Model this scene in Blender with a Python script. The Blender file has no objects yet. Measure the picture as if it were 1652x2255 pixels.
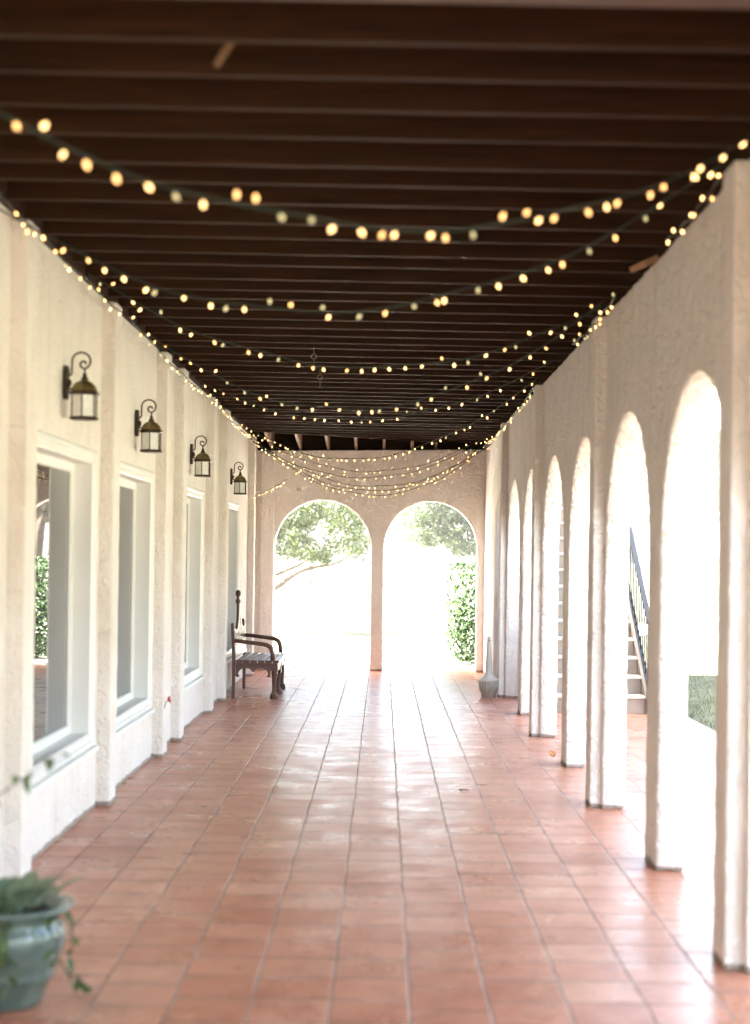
import bpy, bmesh, math, random
from mathutils import Vector, Matrix, noise as mnoise
R = math.radians
S = bpy.context.scene
COL = S.collection

# ------------------------------------------------------------------ camera
EYE = 1.62
cam_d = bpy.data.cameras.new("camera")
cam = bpy.data.objects.new("camera", cam_d)
COL.objects.link(cam)
cam.matrix_world = Matrix.Translation((0, 0, EYE)) @ Matrix.Rotation(R(90), 4, 'X') @ Matrix.Rotation(0.0135, 4, 'Z')
cam_d.sensor_fit = 'HORIZONTAL'
cam_d.sensor_width = 41.5
cam_d.lens = 3500 / 1652 * 41.5
cam_d.shift_x = -17 / 1652
cam_d.shift_y = 100.5 / 1652
cam_d.clip_start = 0.05
cam_d.clip_end = 2000
cam_d.dof.use_dof = True
cam_d.dof.focus_distance = 18.8
cam_d.dof.aperture_fstop = 2.6
S.camera = cam

# ------------------------------------------------------------------ sky, sun, exposure
SUN_EL, SUN_DIR = R(56), Vector((-0.99, -0.08, 0)).normalized()
w = bpy.data.worlds.new("World")
S.world = w
w.use_nodes = True
nt = w.node_tree
sky = nt.nodes.new("ShaderNodeTexSky")
sky.sky_type = 'NISHITA'
sky.sun_disc = False
sky.sun_elevation = SUN_EL
sky.sun_rotation = math.atan2(SUN_DIR.x, SUN_DIR.y)
sky.air_density = 0.7
sky.dust_density = 3.0
sky.ozone_density = 0.3
bg = nt.nodes["Background"]
wb = nt.nodes.new("ShaderNodeMix"); wb.data_type = 'RGBA'; wb.blend_type = 'MULTIPLY'; wb.inputs[0].default_value = 1.0
wb.inputs[7].default_value = (1.07, 1.0, 0.85, 1)          # shade white balance of the warm film
nt.links.new(sky.outputs[0], wb.inputs[6])
nt.links.new(wb.outputs[2], bg.inputs[0])
bg.inputs[1].default_value = 0.066
sun_d = bpy.data.lights.new("sun", 'SUN')
sun_d.energy = 4.3
sun_d.angle = R(0.5)
sun_d.color = (1.0, 0.965, 0.90)
sun = bpy.data.objects.new("sun", sun_d)
COL.objects.link(sun)
sv = Vector((SUN_DIR.x * math.cos(SUN_EL), SUN_DIR.y * math.cos(SUN_EL), math.sin(SUN_EL)))
sun.rotation_euler = sv.to_track_quat('Z', 'Y').to_euler()
sun.location = (-20, -10, 30)

S.view_settings.view_transform = 'Standard'
S.view_settings.look = 'None'
S.view_settings.exposure = 5.52
S.view_settings.gamma = 1.0
S.render.engine = 'CYCLES'
S.cycles.use_denoising = True
S.cycles.max_bounces = 12
S.cycles.diffuse_bounces = 7
S.cycles.glossy_bounces = 4
S.cycles.sample_clamp_indirect = 12

# ------------------------------------------------------------------ helpers
class MB:
    """collects simple shapes and links them as ONE mesh object"""
    def __init__(self):
        self.bm = bmesh.new()
    def box(self, x0, x1, y0, y1, z0, z1, mi=0):
        c = [(x, y, z) for x in (x0, x1) for y in (y0, y1) for z in (z0, z1)]
        return self.hexa(c, mi)
    def hexa(self, c, mi=0):
        v = [self.bm.verts.new(p) for p in c]
        for f in ((0, 1, 3, 2), (4, 6, 7, 5), (0, 4, 5, 1), (2, 3, 7, 6), (0, 2, 6, 4), (1, 5, 7, 3)):
            fc = self.bm.faces.new([v[i] for i in f]); fc.material_index = mi
        return v
    def prism(self, pts, d, mi=0):
        """closed polygon pts (3-D) pushed along vector d"""
        d = Vector(d)
        a = [self.bm.verts.new(p) for p in pts]
        b = [self.bm.verts.new(Vector(p) + d) for p in pts]
        f0 = self.bm.faces.new(a); f1 = self.bm.faces.new(b[::-1])
        f0.material_index = f1.material_index = mi
        n = len(a)
        for i in range(n):
            f = self.bm.faces.new((a[i], b[i], b[(i + 1) % n], a[(i + 1) % n])); f.material_index = mi
    def tube(self, pts, r, n=8, mi=0, cap=True):
        pts = [Vector(p) for p in pts]
        rs = r if isinstance(r, (list, tuple)) else [r] * len(pts)
        rings = []
        up = None
        for i, p in enumerate(pts):
            t = (pts[min(i + 1, len(pts) - 1)] - pts[max(i - 1, 0)])
            t = t.normalized() if t.length > 1e-9 else Vector((0, 0, 1))
            if up is None:
                up = t.orthogonal().normalized()
            up = (up - t * up.dot(t))
            up = up.normalized() if up.length > 1e-6 else t.orthogonal().normalized()
            s = t.cross(up)
            rings.append([self.bm.verts.new(p + (up * math.cos(2 * math.pi * k / n) + s * math.sin(2 * math.pi * k / n)) * rs[i]) for k in range(n)])
        for a, b in zip(rings, rings[1:]):
            for k in range(n):
                f = self.bm.faces.new((a[k], a[(k + 1) % n], b[(k + 1) % n], b[k])); f.material_index = mi; f.smooth = True
        if cap:
            self.bm.faces.new(rings[0][::-1]).material_index = mi
            self.bm.faces.new(rings[-1]).material_index = mi
    def lathe(self, prof, c=(0, 0, 0), n=24, mi=0, smooth=True, axis=None, rot=0.0):
        """prof: list of (radius, height)"""
        c = Vector(c)
        M3 = Matrix.Identity(3)
        if axis is not None:
            M3 = Vector((0, 0, 1)).rotation_difference(Vector(axis).normalized()).to_matrix()
        rings = []
        for r, h in prof:
            if r < 1e-6:
                rings.append([self.bm.verts.new(c + M3 @ Vector((0, 0, h)))])
            else:
                rings.append([self.bm.verts.new(c + M3 @ Vector((r * math.cos(rot + 2 * math.pi * k / n), r * math.sin(rot + 2 * math.pi * k / n), h))) for k in range(n)])
        for a, b in zip(rings, rings[1:]):
            for k in range(n):
                k2 = (k + 1) % n
                if len(a) == 1 and len(b) == 1: continue
                if len(a) == 1: f = self.bm.faces.new((a[0], b[k2], b[k]))
                elif len(b) == 1: f = self.bm.faces.new((a[k], a[k2], b[0]))
                else: f = self.bm.faces.new((a[k], a[k2], b[k2], b[k]))
                f.material_index = mi; f.smooth = smooth
        if len(rings[0]) > 1: self.bm.faces.new(rings[0][::-1]).material_index = mi
        if len(rings[-1]) > 1: self.bm.faces.new(rings[-1]).material_index = mi
    def bar(self, a, b, w, d, side=(1, 0, 0), mi=0):
        """rectangular bar from a to b; w across (perpendicular to side), d along side"""
        a, b, side = Vector(a), Vector(b), Vector(side)
        t = (b - a).normalized()
        side = (side - t * side.dot(t)).normalized()
        u = t.cross(side).normalized() * w / 2
        s = side * d / 2
        self.hexa([a - s - u, a - s + u, a + s - u, a + s + u, b - s - u, b - s + u, b + s - u, b + s + u], mi)
    def build(self, name, mat, parent=None, bevel=0, smooth_angle=None, doubles=False):
        if doubles: bmesh.ops.remove_doubles(self.bm, verts=self.bm.verts, dist=1e-5)
        bmesh.ops.recalc_face_normals(self.bm, faces=self.bm.faces)
        me = bpy.data.meshes.new(name)
        self.bm.to_mesh(me); self.bm.free()
        for m in (mat if isinstance(mat, (list, tuple)) else [mat]):
            me.materials.append(m)
        o = bpy.data.objects.new(name, me)
        COL.objects.link(o)
        if parent is not None: o.parent = parent
        if bevel:
            b = o.modifiers.new("bevel", 'BEVEL'); b.width = bevel; b.segments = 2; b.limit_method = 'ANGLE'; b.angle_limit = R(40)
        return o

def tag(o, label=None, cat=None, group=None, kind=None):
    if label: o["label"] = label
    if cat: o["category"] = cat
    if group: o["group"] = group
    if kind: o["kind"] = kind
    return o

def thing(name, loc, label, cat, group=None):
    o = bpy.data.objects.new(name, None)
    o.empty_display_size = 0.1
    COL.objects.link(o); o.location = loc
    return tag(o, label, cat, group)

def adopt(root, *parts):
    """parent parts that were modelled in world coordinates to a thing standing at root.location"""
    for p in parts:
        p.parent = root
        p.matrix_parent_inverse = Matrix.Translation(-Vector(root.location))

tex_plaster = bpy.data.textures.new("plaster_lumps", 'CLOUDS'); tex_plaster.noise_scale = 0.10; tex_plaster.noise_depth = 2
def plastered(o, voxel=0.025, strength=0.012):
    m = o.modifiers.new("round", 'REMESH'); m.mode = 'VOXEL'; m.voxel_size = voxel; m.use_smooth_shade = True
    d = o.modifiers.new("lumps", 'DISPLACE'); d.texture = tex_plaster; d.strength = strength; d.mid_level = 0.5; d.texture_coords = 'GLOBAL'

# ------------------------------------------------------------------ materials
def new_mat(name):
    m = bpy.data.materials.new(name); m.use_nodes = True
    n = m.node_tree; b = n.nodes["Principled BSDF"]
    return m, n, b
def N(n, t, **kw):
    x = n.nodes.new(t)
    for k, v in kw.items():
        if hasattr(x, k): setattr(x, k, v)
        else: x.inputs[k.replace("_", " ")].default_value = v
    return x
def wcoord(n):
    return n.nodes.new("ShaderNodeNewGeometry").outputs["Position"]
def rgb(c): return (c[0], c[1], c[2], 1)
def ramp(n, fac, stops):
    r = n.nodes.new("ShaderNodeValToRGB")
    while len(r.color_ramp.elements) < len(stops): r.color_ramp.elements.new(0.5)
    for e, (p, c) in zip(r.color_ramp.elements, stops):
        e.position = p; e.color = rgb(c) if isinstance(c, (tuple, list)) else (c, c, c, 1)
    n.links.new(fac, r.inputs[0]); return r.outputs[0]
def mix(n, fac, a, b, mode='MIX'):
    x = n.nodes.new("ShaderNodeMix"); x.data_type = 'RGBA'; x.blend_type = mode
    for s, v in ((0, fac), (6, a), (7, b)):
        if isinstance(v, (int, float)): x.inputs[s].default_value = v
        elif isinstance(v, (tuple, list)): x.inputs[s].default_value = rgb(v)
        else: n.links.new(v, x.inputs[s])
    return x.outputs[2]
def bump(n, b, height, strength, dist=0.01, chain=None):
    x = n.nodes.new("ShaderNodeBump"); x.inputs["Strength"].default_value = strength; x.inputs["Distance"].default_value = dist
    n.links.new(height, x.inputs["Height"])
    if chain is not None: n.links.new(chain, x.inputs["Normal"])
    n.links.new(x.outputs[0], b.inputs["Normal"]); return x.outputs[0]

def simple(name, c, rough=0.5, var=0.25, scale=6, bmp=0.0, bscale=40, metal=0.0, spec=0.5, coords='pos', stretch=None):
    m, n, b = new_mat(name)
    if coords == 'pos': src = wcoord(n)
    else: src = n.nodes.new("ShaderNodeTexCoord").outputs["Object"]
    if stretch:
        mp = n.nodes.new("ShaderNodeMapping"); mp.inputs["Scale"].default_value = stretch
        n.links.new(src, mp.inputs[0]); src = mp.outputs[0]
    t = N(n, "ShaderNodeTexNoise", Scale=scale, Detail=6.0, Roughness=0.6); n.links.new(src, t.inputs["Vector"])
    lo = tuple(q * (1 - var) for q in c); hi = tuple(min(1, q * (1 + var)) for q in c)
    n.links.new(ramp(n, t.outputs[0], [(0.3, lo), (0.7, hi)]), b.inputs["Base Color"])
    b.inputs["Roughness"].default_value = rough; b.inputs["Metallic"].default_value = metal
    b.inputs["Specular IOR Level"].default_value = spec
    if bmp:
        t2 = N(n, "ShaderNodeTexNoise", Scale=bscale, Detail=4.0); n.links.new(src, t2.inputs["Vector"])
        bump(n, b, t2.outputs[0], bmp)
    return m

def stucco(name, base, coarse=0.6):
    m, n, b = new_mat(name)
    p = wcoord(n)
    t = N(n, "ShaderNodeTexNoise", Scale=1.3, Detail=6.0, Roughness=0.65); n.links.new(p, t.inputs["Vector"])
    c0 = ramp(n, t.outputs[0], [(0.25, tuple(q * f for q, f in zip(base, (0.90, 0.87, 0.82)))), (0.5, base), (0.8, tuple(min(1, q * 1.06) for q in base))])
    # rain streaks and stains running down the face
    mp = n.nodes.new("ShaderNodeMapping"); mp.inputs["Scale"].default_value = (5, 5, 0.5); n.links.new(p, mp.inputs[0])
    s = N(n, "ShaderNodeTexNoise", Scale=1.2, Detail=5.0, Roughness=0.6); n.links.new(mp.outputs[0], s.inputs["Vector"])
    st = ramp(n, s.outputs[0], [(0.52, 0.0), (0.75, 0.45)])
    c1 = mix(n, st, c0, tuple(q * f for q, f in zip(base, (0.80, 0.74, 0.66))))
    # splash dirt at the foot
    sep = n.nodes.new("ShaderNodeSeparateXYZ"); n.links.new(p, sep.inputs[0])
    d = N(n, "ShaderNodeTexNoise", Scale=9.0, Detail=5.0); n.links.new(p, d.inputs["Vector"])
    ad = n.nodes.new("ShaderNodeMath"); ad.operation = 'MULTIPLY_ADD'; ad.inputs[1].default_value = -0.045; ad.inputs[2].default_value = 0.0
    n.links.new(d.outputs[0], ad.inputs[0])
    ad2 = n.nodes.new("ShaderNodeMath"); ad2.operation = 'ADD'; n.links.new(sep.outputs[2], ad2.inputs[0]); n.links.new(ad.outputs[0], ad2.inputs[1])
    dm = ramp(n, ad2.outputs[0], [(0.0, 0.7), (0.012, 0.0)])
    c2 = mix(n, dm, c1, (0.16, 0.10, 0.06))
    n.links.new(c2, b.inputs["Base Color"])
    b.inputs["Roughness"].default_value = 0.88
    b.inputs["Specular IOR Level"].default_value = 0.2
    # skip-trowel relief: fine grit and knife-edged patches
    v = N(n, "ShaderNodeTexNoise", Scale=11.0, Detail=3.0, Roughness=0.5, Distortion=1.6); n.links.new(p, v.inputs["Vector"])
    vr = ramp(n, v.outputs[0], [(0.40, 0.0), (0.50, 0.8), (0.56, 1.0), (0.60, 0.35)])
    g = N(n, "ShaderNodeTexNoise", Scale=70.0, Detail=4.0); n.links.new(p, g.inputs["Vector"])
    b1 = bump(n, b, vr, coarse, 0.014)
    bump(n, b, g.outputs[0], 0.6, 0.008, b1)
    return m

M = {}
M['stucco'] = stucco('cream_stucco', (0.85, 0.805, 0.755))
M['stucco_end'] = stucco('tan_stucco', (0.86, 0.80, 0.755))
M['trim'] = simple('white_window_paint', (0.80, 0.80, 0.77), 0.4, 0.04, 3)
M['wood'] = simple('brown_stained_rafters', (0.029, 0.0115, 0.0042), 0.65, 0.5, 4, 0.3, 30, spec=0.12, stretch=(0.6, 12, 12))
M['beam'] = simple('weathered_beam_wood', (0.10, 0.065, 0.050), 0.7, 0.35, 4, 0.3, 30, stretch=(0.6, 10, 10))
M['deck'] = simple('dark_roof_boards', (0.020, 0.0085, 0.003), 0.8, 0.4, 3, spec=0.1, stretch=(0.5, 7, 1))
M['rafter'] = simple('unstained_rafters', (0.30, 0.215, 0.16), 0.75, 0.25, 5, 0.3, 30, stretch=(12, 0.8, 12))
M['raw_wood'] = simple('raw_pine', (0.15, 0.085, 0.035), 0.7, 0.3, 9, stretch=(4, 4, 1))
M['bench'] = simple('dark_teak', (0.095, 0.040, 0.027), 0.34, 0.45, 14, 0.25, 60, stretch=(3, 0.7, 3))
M['bronze'] = simple('aged_bronze', (0.055, 0.034, 0.020), 0.42, 0.4, 30, 0.15, 120, metal=0.55)
M['roof_brass'] = simple('lantern_roof_patina', (0.20, 0.15, 0.055), 0.38, 0.3, 24, metal=0.5)
M['lamp_glass'] = simple('frosted_seeded_glass', (0.86, 0.88, 0.83), 0.25, 0.12, 60, 0.5, 160, spec=0.7)
M['lamp_glass_amber'] = simple('amber_tinted_glass', (0.62, 0.52, 0.24), 0.25, 0.12, 60, 0.4, 160, spec=0.7)
M['cord'] = simple('green_light_cord', (0.018, 0.035, 0.024), 0.5, 0.2, 20)
M['plastic'] = simple('grey_white_plastic', (0.50, 0.46, 0.40), 0.45, 0.08, 7, 0.05, 30)
M['plastic_tan'] = simple('ribbed_tan_plastic', (0.40, 0.37, 0.32), 0.5, 0.1, 12, 0.05, 30)
M['railing'] = simple('dark_blue_iron', (0.016, 0.019, 0.024), 0.4, 0.25, 15, metal=0.2)
M['concrete'] = simple('pale_concrete', (0.50, 0.47, 0.42), 0.85, 0.12, 2.2, 0.3, 60)
M['stairs'] = simple('tan_painted_steps', (0.30, 0.235, 0.185), 0.8, 0.12, 3, 0.3, 50)
M['nosing'] = simple('pale_step_edge', (0.55, 0.50, 0.44), 0.7, 0.08, 6)
M['soil'] = simple('dark_potting_soil', (0.03, 0.02, 0.013), 0.95, 0.4, 30, 0.6, 60)
M['bark'] = simple('grey_brown_bark', (0.07, 0.052, 0.038), 0.9, 0.35, 8, 0.7, 25)
M['dry_leaf'] = simple('dry_brown_leaf', (0.24, 0.075, 0.030), 0.7, 0.4, 60)
M['orange_leaf'] = simple('orange_leaf', (0.62, 0.24, 0.05), 0.6, 0.25, 40)
M['shard'] = simple('broken_clay', (0.34, 0.19, 0.095), 0.8, 0.25, 40)
M['red_petal'] = simple('red_petal', (0.55, 0.03, 0.02), 0.5, 0.2, 60)
M['roof_tiles'] = simple('clay_roof', (0.30, 0.15, 0.09), 0.8, 0.3, 3)
M['steel'] = simple('galvanised_wire', (0.22, 0.18, 0.15), 0.4, 0.2, 30, metal=0.8)

def glaze():
    m, n, b = new_mat('celadon_glaze')
    p = wcoord(n)
    t = N(n, "ShaderNodeTexNoise", Scale=9.0, Detail=6.0, Distortion=0.6); n.links.new(p, t.inputs["Vector"])
    n.links.new(ramp(n, t.outputs[0], [(0.3, (0.050, 0.088, 0.076)), (0.55, (0.092, 0.138, 0.118)), (0.75, (0.16, 0.20, 0.175))]), b.inputs["Base Color"])
    b.inputs["Roughness"].default_value = 0.16
    b.inputs["Coat Weight"].default_value = 0.6; b.inputs["Coat Roughness"].default_value = 0.08
    return m
M['glaze'] = glaze()

def pane():
    m, n, b = new_mat('dark_reflecting_glass')
    b.inputs["Base Color"].default_value = (0.045, 0.048, 0.05, 1)
    b.inputs["Roughness"].default_value = 0.012
    b.inputs["IOR"].default_value = 3.2
    p = wcoord(n)
    t = N(n, "ShaderNodeTexNoise", Scale=0.9, Detail=1.0); n.links.new(p, t.inputs["Vector"])
    bump(n, b, t.outputs[0], 0.035, 0.02)
    return m
M['pane'] = pane()

def tile():
    m, n, b = new_mat('sealed_terracotta_tile')
    p = wcoord(n)
    sw = n.nodes.new("ShaderNodeSeparateXYZ"); n.links.new(p, sw.inputs[0])
    # slightly wandering joints
    wn = N(n, "ShaderNodeTexNoise", Scale=2.2, Detail=2.0); n.links.new(p, wn.inputs["Vector"])
    wo = n.nodes.new("ShaderNodeMath"); wo.operation = 'MULTIPLY_ADD'; wo.inputs[1].default_value = 0.022; wo.inputs[2].default_value = -0.011
    n.links.new(wn.outputs[0], wo.inputs[0])
    ax = n.nodes.new("ShaderNodeMath"); ax.operation = 'ADD'; n.links.new(sw.outputs[0], ax.inputs[0]); n.links.new(wo.outputs[0], ax.inputs[1])
    bx = n.nodes.new("ShaderNodeMath"); bx.operation = 'ADD'; bx.inputs[1].default_value = -0.12 + 0.2875 * 40; n.links.new(ax.outputs[0], bx.inputs[0])
    by = n.nodes.new("ShaderNodeMath"); by.operation = 'ADD'; by.inputs[1].default_value = 30.0; n.links.new(sw.outputs[1], by.inputs[0])
    cb = n.nodes.new("ShaderNodeCombineXYZ"); sc_ = n.nodes.new("ShaderNodeMath"); sc_.operation = 'MULTIPLY'; sc_.inputs[1].default_value = 0.58; n.links.new(by.outputs[0], sc_.inputs[0]); n.links.new(sc_.outputs[0], cb.inputs[0]); n.links.new(bx.outputs[0], cb.inputs[1])
    def brick(msize, msmooth):
        k = n.nodes.new("ShaderNodeTexBrick")
        k.offset = 0.42; k.offset_frequency = 4; k.squash = 1.0
        k.inputs["Scale"].default_value = 1.0
        k.inputs["Brick Width"].default_value = 0.296 * 0.58
        k.inputs["Row Height"].default_value = 0.2875
        k.inputs["Mortar Size"].default_value = msize
        k.inputs["Mortar Smooth"].default_value = msmooth
        k.inputs["Color1"].default_value = (0, 0, 0, 1); k.inputs["Color2"].default_value = (1, 1, 1, 1); k.inputs["Mortar"].default_value = (0.5, 0.5, 0.5, 1)
        n.links.new(cb.outputs[0], k.inputs["Vector"])
        return k
    k = brick(0.0045, 0.15)
    per = ramp(n, k.outputs["Color"], [(0.0, (0.47, 0.175, 0.098)), (0.35, (0.525, 0.210, 0.122)), (0.65, (0.555, 0.232, 0.138)), (1.0, (0.60, 0.275, 0.172))])
    t = N(n, "ShaderNodeTexNoise", Scale=5.5, Detail=8.0, Roughness=0.68, Distortion=0.5); n.links.new(p, t.inputs["Vector"])
    cl = ramp(n, t.outputs[0], [(0.30, (0.72, 0.62, 0.56)), (0.50, (1, 1, 1)), (0.72, (1.15, 1.22, 1.30))])
    c = mix(n, 1.0, per, cl, 'MULTIPLY')
    t3 = N(n, "ShaderNodeTexNoise", Scale=0.75, Detail=4.0, Roughness=0.6); n.links.new(p, t3.inputs["Vector"])
    c = mix(n, ramp(n, t3.outputs[0], [(0.48, 0.0), (0.75, 0.35)]), c, (0.56, 0.29, 0.17))
    # grout: pale where scrubbed, grey-brown where dirty
    g = N(n, "ShaderNodeTexNoise", Scale=3.0, Detail=4.0); n.links.new(p, g.inputs["Vector"])
    gc = ramp(n, g.outputs[0], [(0.35, (0.20, 0.135, 0.10)), (0.65, (0.42, 0.31, 0.25))])
    c = mix(n, k.outputs["Fac"], c, gc)
    n.links.new(c, b.inputs["Base Color"])
    # worn sealer
    t2 = N(n, "ShaderNodeTexNoise", Scale=2.6, Detail=7.0, Roughness=0.7); n.links.new(p, t2.inputs["Vector"])
    r0 = ramp(n, t2.outputs[0], [(0.3, 0.22), (0.5, 0.31), (0.72, 0.43)])
    r1 = mix(n, k.outputs["Fac"], r0, (0.85, 0.85, 0.85))
    n.links.new(r1, b.inputs["Roughness"])
    n.links.new(mix(n, k.outputs["Fac"], (0.30, 0.30, 0.30), (0.06, 0.06, 0.06)), b.inputs["Specular IOR Level"])
    # relief: joints, cupped tiles, hand-made waviness
    inv = n.nodes.new("ShaderNodeMath"); inv.operation = 'SUBTRACT'; inv.inputs[0].default_value = 1.0; n.links.new(brick(0.007, 0.6).outputs["Fac"], inv.inputs[1])
    b1 = bump(n, b, inv.outputs[0], 0.55, 0.004)
    t4 = N(n, "ShaderNodeTexNoise", Scale=7.0, Detail=2.0); n.links.new(p, t4.inputs["Vector"])
    b2 = bump(n, b, t4.outputs[0], 0.10, 0.006, b1)
    t5 = N(n, "ShaderNodeTexNoise", Scale=90.0, Detail=3.0); n.links.new(p, t5.inputs["Vector"])
    bump(n, b, t5.outputs[0], 0.06, 0.002, b2)
    return m
M['tile'] = tile()

def foliage(name, dark, light, trans=0.35, rough=0.45, spec=0.4, scale=1.5):
    m, n, b = new_mat(name)
    p = wcoord(n)
    t = N(n, "ShaderNodeTexNoise", Scale=scale, Detail=5.0, Roughness=0.7); n.links.new(p, t.inputs["Vector"])
    gm = n.nodes.new("ShaderNodeNewGeometry")
    mx = n.nodes.new("ShaderNodeMath"); mx.operation = 'MULTIPLY_ADD'; mx.inputs[1].default_value = 0.5
    hf = n.nodes.new("ShaderNodeMath"); hf.operation = 'MULTIPLY'; hf.inputs[1].default_value = 0.5; n.links.new(t.outputs[0], hf.inputs[0])
    n.links.new(gm.outputs["Random Per Island"], mx.inputs[0]); n.links.new(hf.outputs[0], mx.inputs[2])
    c = ramp(n, mx.outputs[0], [(0.2, dark), (0.55, tuple((a + q) / 2 for a, q in zip(dark, light))), (0.85, light)])
    n.links.new(c, b.inputs["Base Color"]); b.inputs["Roughness"].default_value = rough; b.inputs["Specular IOR Level"].default_value = spec
    tr = n.nodes.new("ShaderNodeBsdfTranslucent"); n.links.new(mix(n, 1.0, c, (1.5, 1.6, 0.9), 'MULTIPLY'), tr.inputs[0])
    ms = n.nodes.new("ShaderNodeMixShader"); ms.inputs[0].default_value = trans
    n.links.new(b.outputs[0], ms.inputs[1]); n.links.new(tr.outputs[0], ms.inputs[2])
    n.links.new(ms.outputs[0], n.nodes["Material Output"].inputs[0])
    return m
M['oak'] = foliage('oak_leaves', (0.028, 0.042, 0.015), (0.066, 0.084, 0.036), 0.35)
M['oak2'] = foliage('grey_green_leaves', (0.026, 0.039, 0.023), (0.058, 0.075, 0.046), 0.35)
M['far_leaf'] = foliage('far_leaves', (0.008, 0.012, 0.009), (0.017, 0.022, 0.017), 0.2, scale=0.3)
M['shrub'] = foliage('glossy_shrub_leaves', (0.009, 0.024, 0.005), (0.030, 0.060, 0.012), 0.14, 0.45, 0.3, 4)
M['succulent'] = foliage('blue_green_leaves', (0.10, 0.16, 0.10), (0.30, 0.37, 0.27), 0.15, 0.35, 0.5, 8)
M['vine'] = foliage('vine_leaves', (0.05, 0.10, 0.035), (0.13, 0.21, 0.08), 0.3, 0.4, 0.4, 8)
M['blade'] = foliage('grass_blades', (0.035, 0.062, 0.024), (0.085, 0.120, 0.050), 0.3, 0.6, 0.2, 1.2)

def lawn_mat():
    m, n, b = new_mat('mown_grass')
    p = wcoord(n)
    t = N(n, "ShaderNodeTexNoise", Scale=0.35, Detail=8.0, Roughness=0.7); n.links.new(p, t.inputs["Vector"])
    t2 = N(n, "ShaderNodeTexNoise", Scale=14.0, Detail=6.0, Roughness=0.8); n.links.new(p, t2.inputs["Vector"])
    c = ramp(n, t.outputs[0], [(0.3, (0.098, 0.106, 0.078)), (0.6, (0.148, 0.150, 0.118)), (0.8, (0.20, 0.196, 0.165))])
    c = mix(n, 1.0, c, ramp(n, t2.outputs[0], [(0.3, (0.6, 0.6, 0.55)), (0.7, (1.35, 1.35, 1.3))]), 'MULTIPLY')
    n.links.new(c, b.inputs["Base Color"]); b.inputs["Roughness"].default_value = 0.95; b.inputs["Specular IOR Level"].default_value = 0.0
    bump(n, b, t2.outputs[0], 0.8, 0.03)
    return m
M['lawn'] = lawn_mat()

def bulb_mat(name, col, strength):
    m, n, b = new_mat(name)
    b.inputs["Base Color"].default_value = (0.5, 0.42, 0.28, 1)
    b.inputs["Roughness"].default_value = 0.15
    b.inputs["Emission Color"].default_value = rgb(col)
    b.inputs["Emission Strength"].default_value = strength
    return m
M['bulb_lit'] = bulb_mat('lit_bulb_glass', (1.0, 0.55, 0.20), 0.125)
M['bulb_warm'] = bulb_mat('warm_bulb_glass', (1.0, 0.48, 0.15), 0.085)
M['bulb_dim'] = bulb_mat('dim_bulb_glass', (0.85, 0.75, 0.35), 0.02)

# ------------------------------------------------------------------ ground
def terrain_z(x, y):
    d = max(0.0, y - 34) / 80
    z = 0.95 * min(1, d) ** 1.25
    d2 = max(0.0, abs(x - 1) - 14) / 50
    z += 0.9 * min(1, d2) ** 1.3
    return z - 0.03
b = MB()
xs = [-118, -80, -55, -40, -30, -22, -16, -12, -9, -6, -4, -2, 0, 2, 4, 6, 9, 12, 16, 22, 30, 40, 55, 80, 118]
ys = [-40, -20, -5, 5, 12, 18, 22, 25, 28, 31, 34, 38, 42, 47, 53, 60, 68, 77, 87, 98, 110, 130, 170, 215]
g = [[b.bm.verts.new((x, y, terrain_z(x, y) + (0.05 * mnoise.noise(Vector((x * .11, y * .11, 0))) if y > 26 or x > 5 else 0))) for x in xs] for y in ys]
for j in range(len(ys) - 1):
    for i in range(len(xs) - 1):
        f = b.bm.faces.new((g[j][i], g[j][i + 1], g[j + 1][i + 1], g[j + 1][i])); f.smooth = True
tag(b.build('lawn', M['lawn']), kind='structure')

b = MB(); b.box(-1.95, 3.02, -4.5, 22.98, -0.12, 0.0)
tag(b.build('floor', M['tile']), kind='structure')
b = MB(); b.box(3.024, 3.22, -4.5, 22.98, -0.12, -0.004)
tag(b.build('kerb', M['concrete'], bevel=0.01), kind='structure')
# pale walk that sweeps past the far end of the porch
b = MB()
ctr = [(-14, 24.6), (-8, 25.2), (-4, 26.0), (-1.5, 27.0), (0.5, 28.4), (2.4, 31), (4.5, 35), (7.5, 40), (12, 46)]
def dense(pts, k=8):
    out = []
    for i in range(len(pts) - 1):
        p0 = Vector(pts[max(i - 1, 0)]); p1 = Vector(pts[i]); p2 = Vector(pts[i + 1]); p3 = Vector(pts[min(i + 2, len(pts) - 1)])
        for s in range(k):
            t = s / k
            out.append(0.5 * ((2 * p1) + (p2 - p0) * t + (2 * p0 - 5 * p1 + 4 * p2 - p3) * t * t + (3 * p1 - p0 - 3 * p2 + p3) * t ** 3))
    out.append(Vector(pts[-1])); return out
cc = dense(ctr)
va = []
for i, p in enumerate(cc):
    t = (cc[min(i + 1, len(cc) - 1)] - cc[max(i - 1, 0)]).normalized()
    q = Vector((-t.y, t.x))
    row = []
    for s in (-1.3, 0, 1.3):
        x, y = p + q * s
        row.append(b.bm.verts.new((x, y, terrain_z(x, y) + 0.045)))
    va.append(row)
for a, c in zip(va, va[1:]):
    for k in range(2): b.bm.faces.new((a[k], a[k + 1], c[k + 1], c[k]))
for side in (0, 2):
    for a, c in zip(va, va[1:]):
        lo = [b.bm.verts.new(v.co - Vector((0, 0, 0.14))) for v in (a[side], c[side])]
        b.bm.faces.new((a[side], c[side], lo[1], lo[0]))
tag(b.build('path', M['concrete']), kind='structure')
b = MB(); b.box(-2.2, 3.4, 22.984, 24.6, -0.15, -0.006)
tag(b.build('pavement', M['concrete']), kind='structure')

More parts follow.
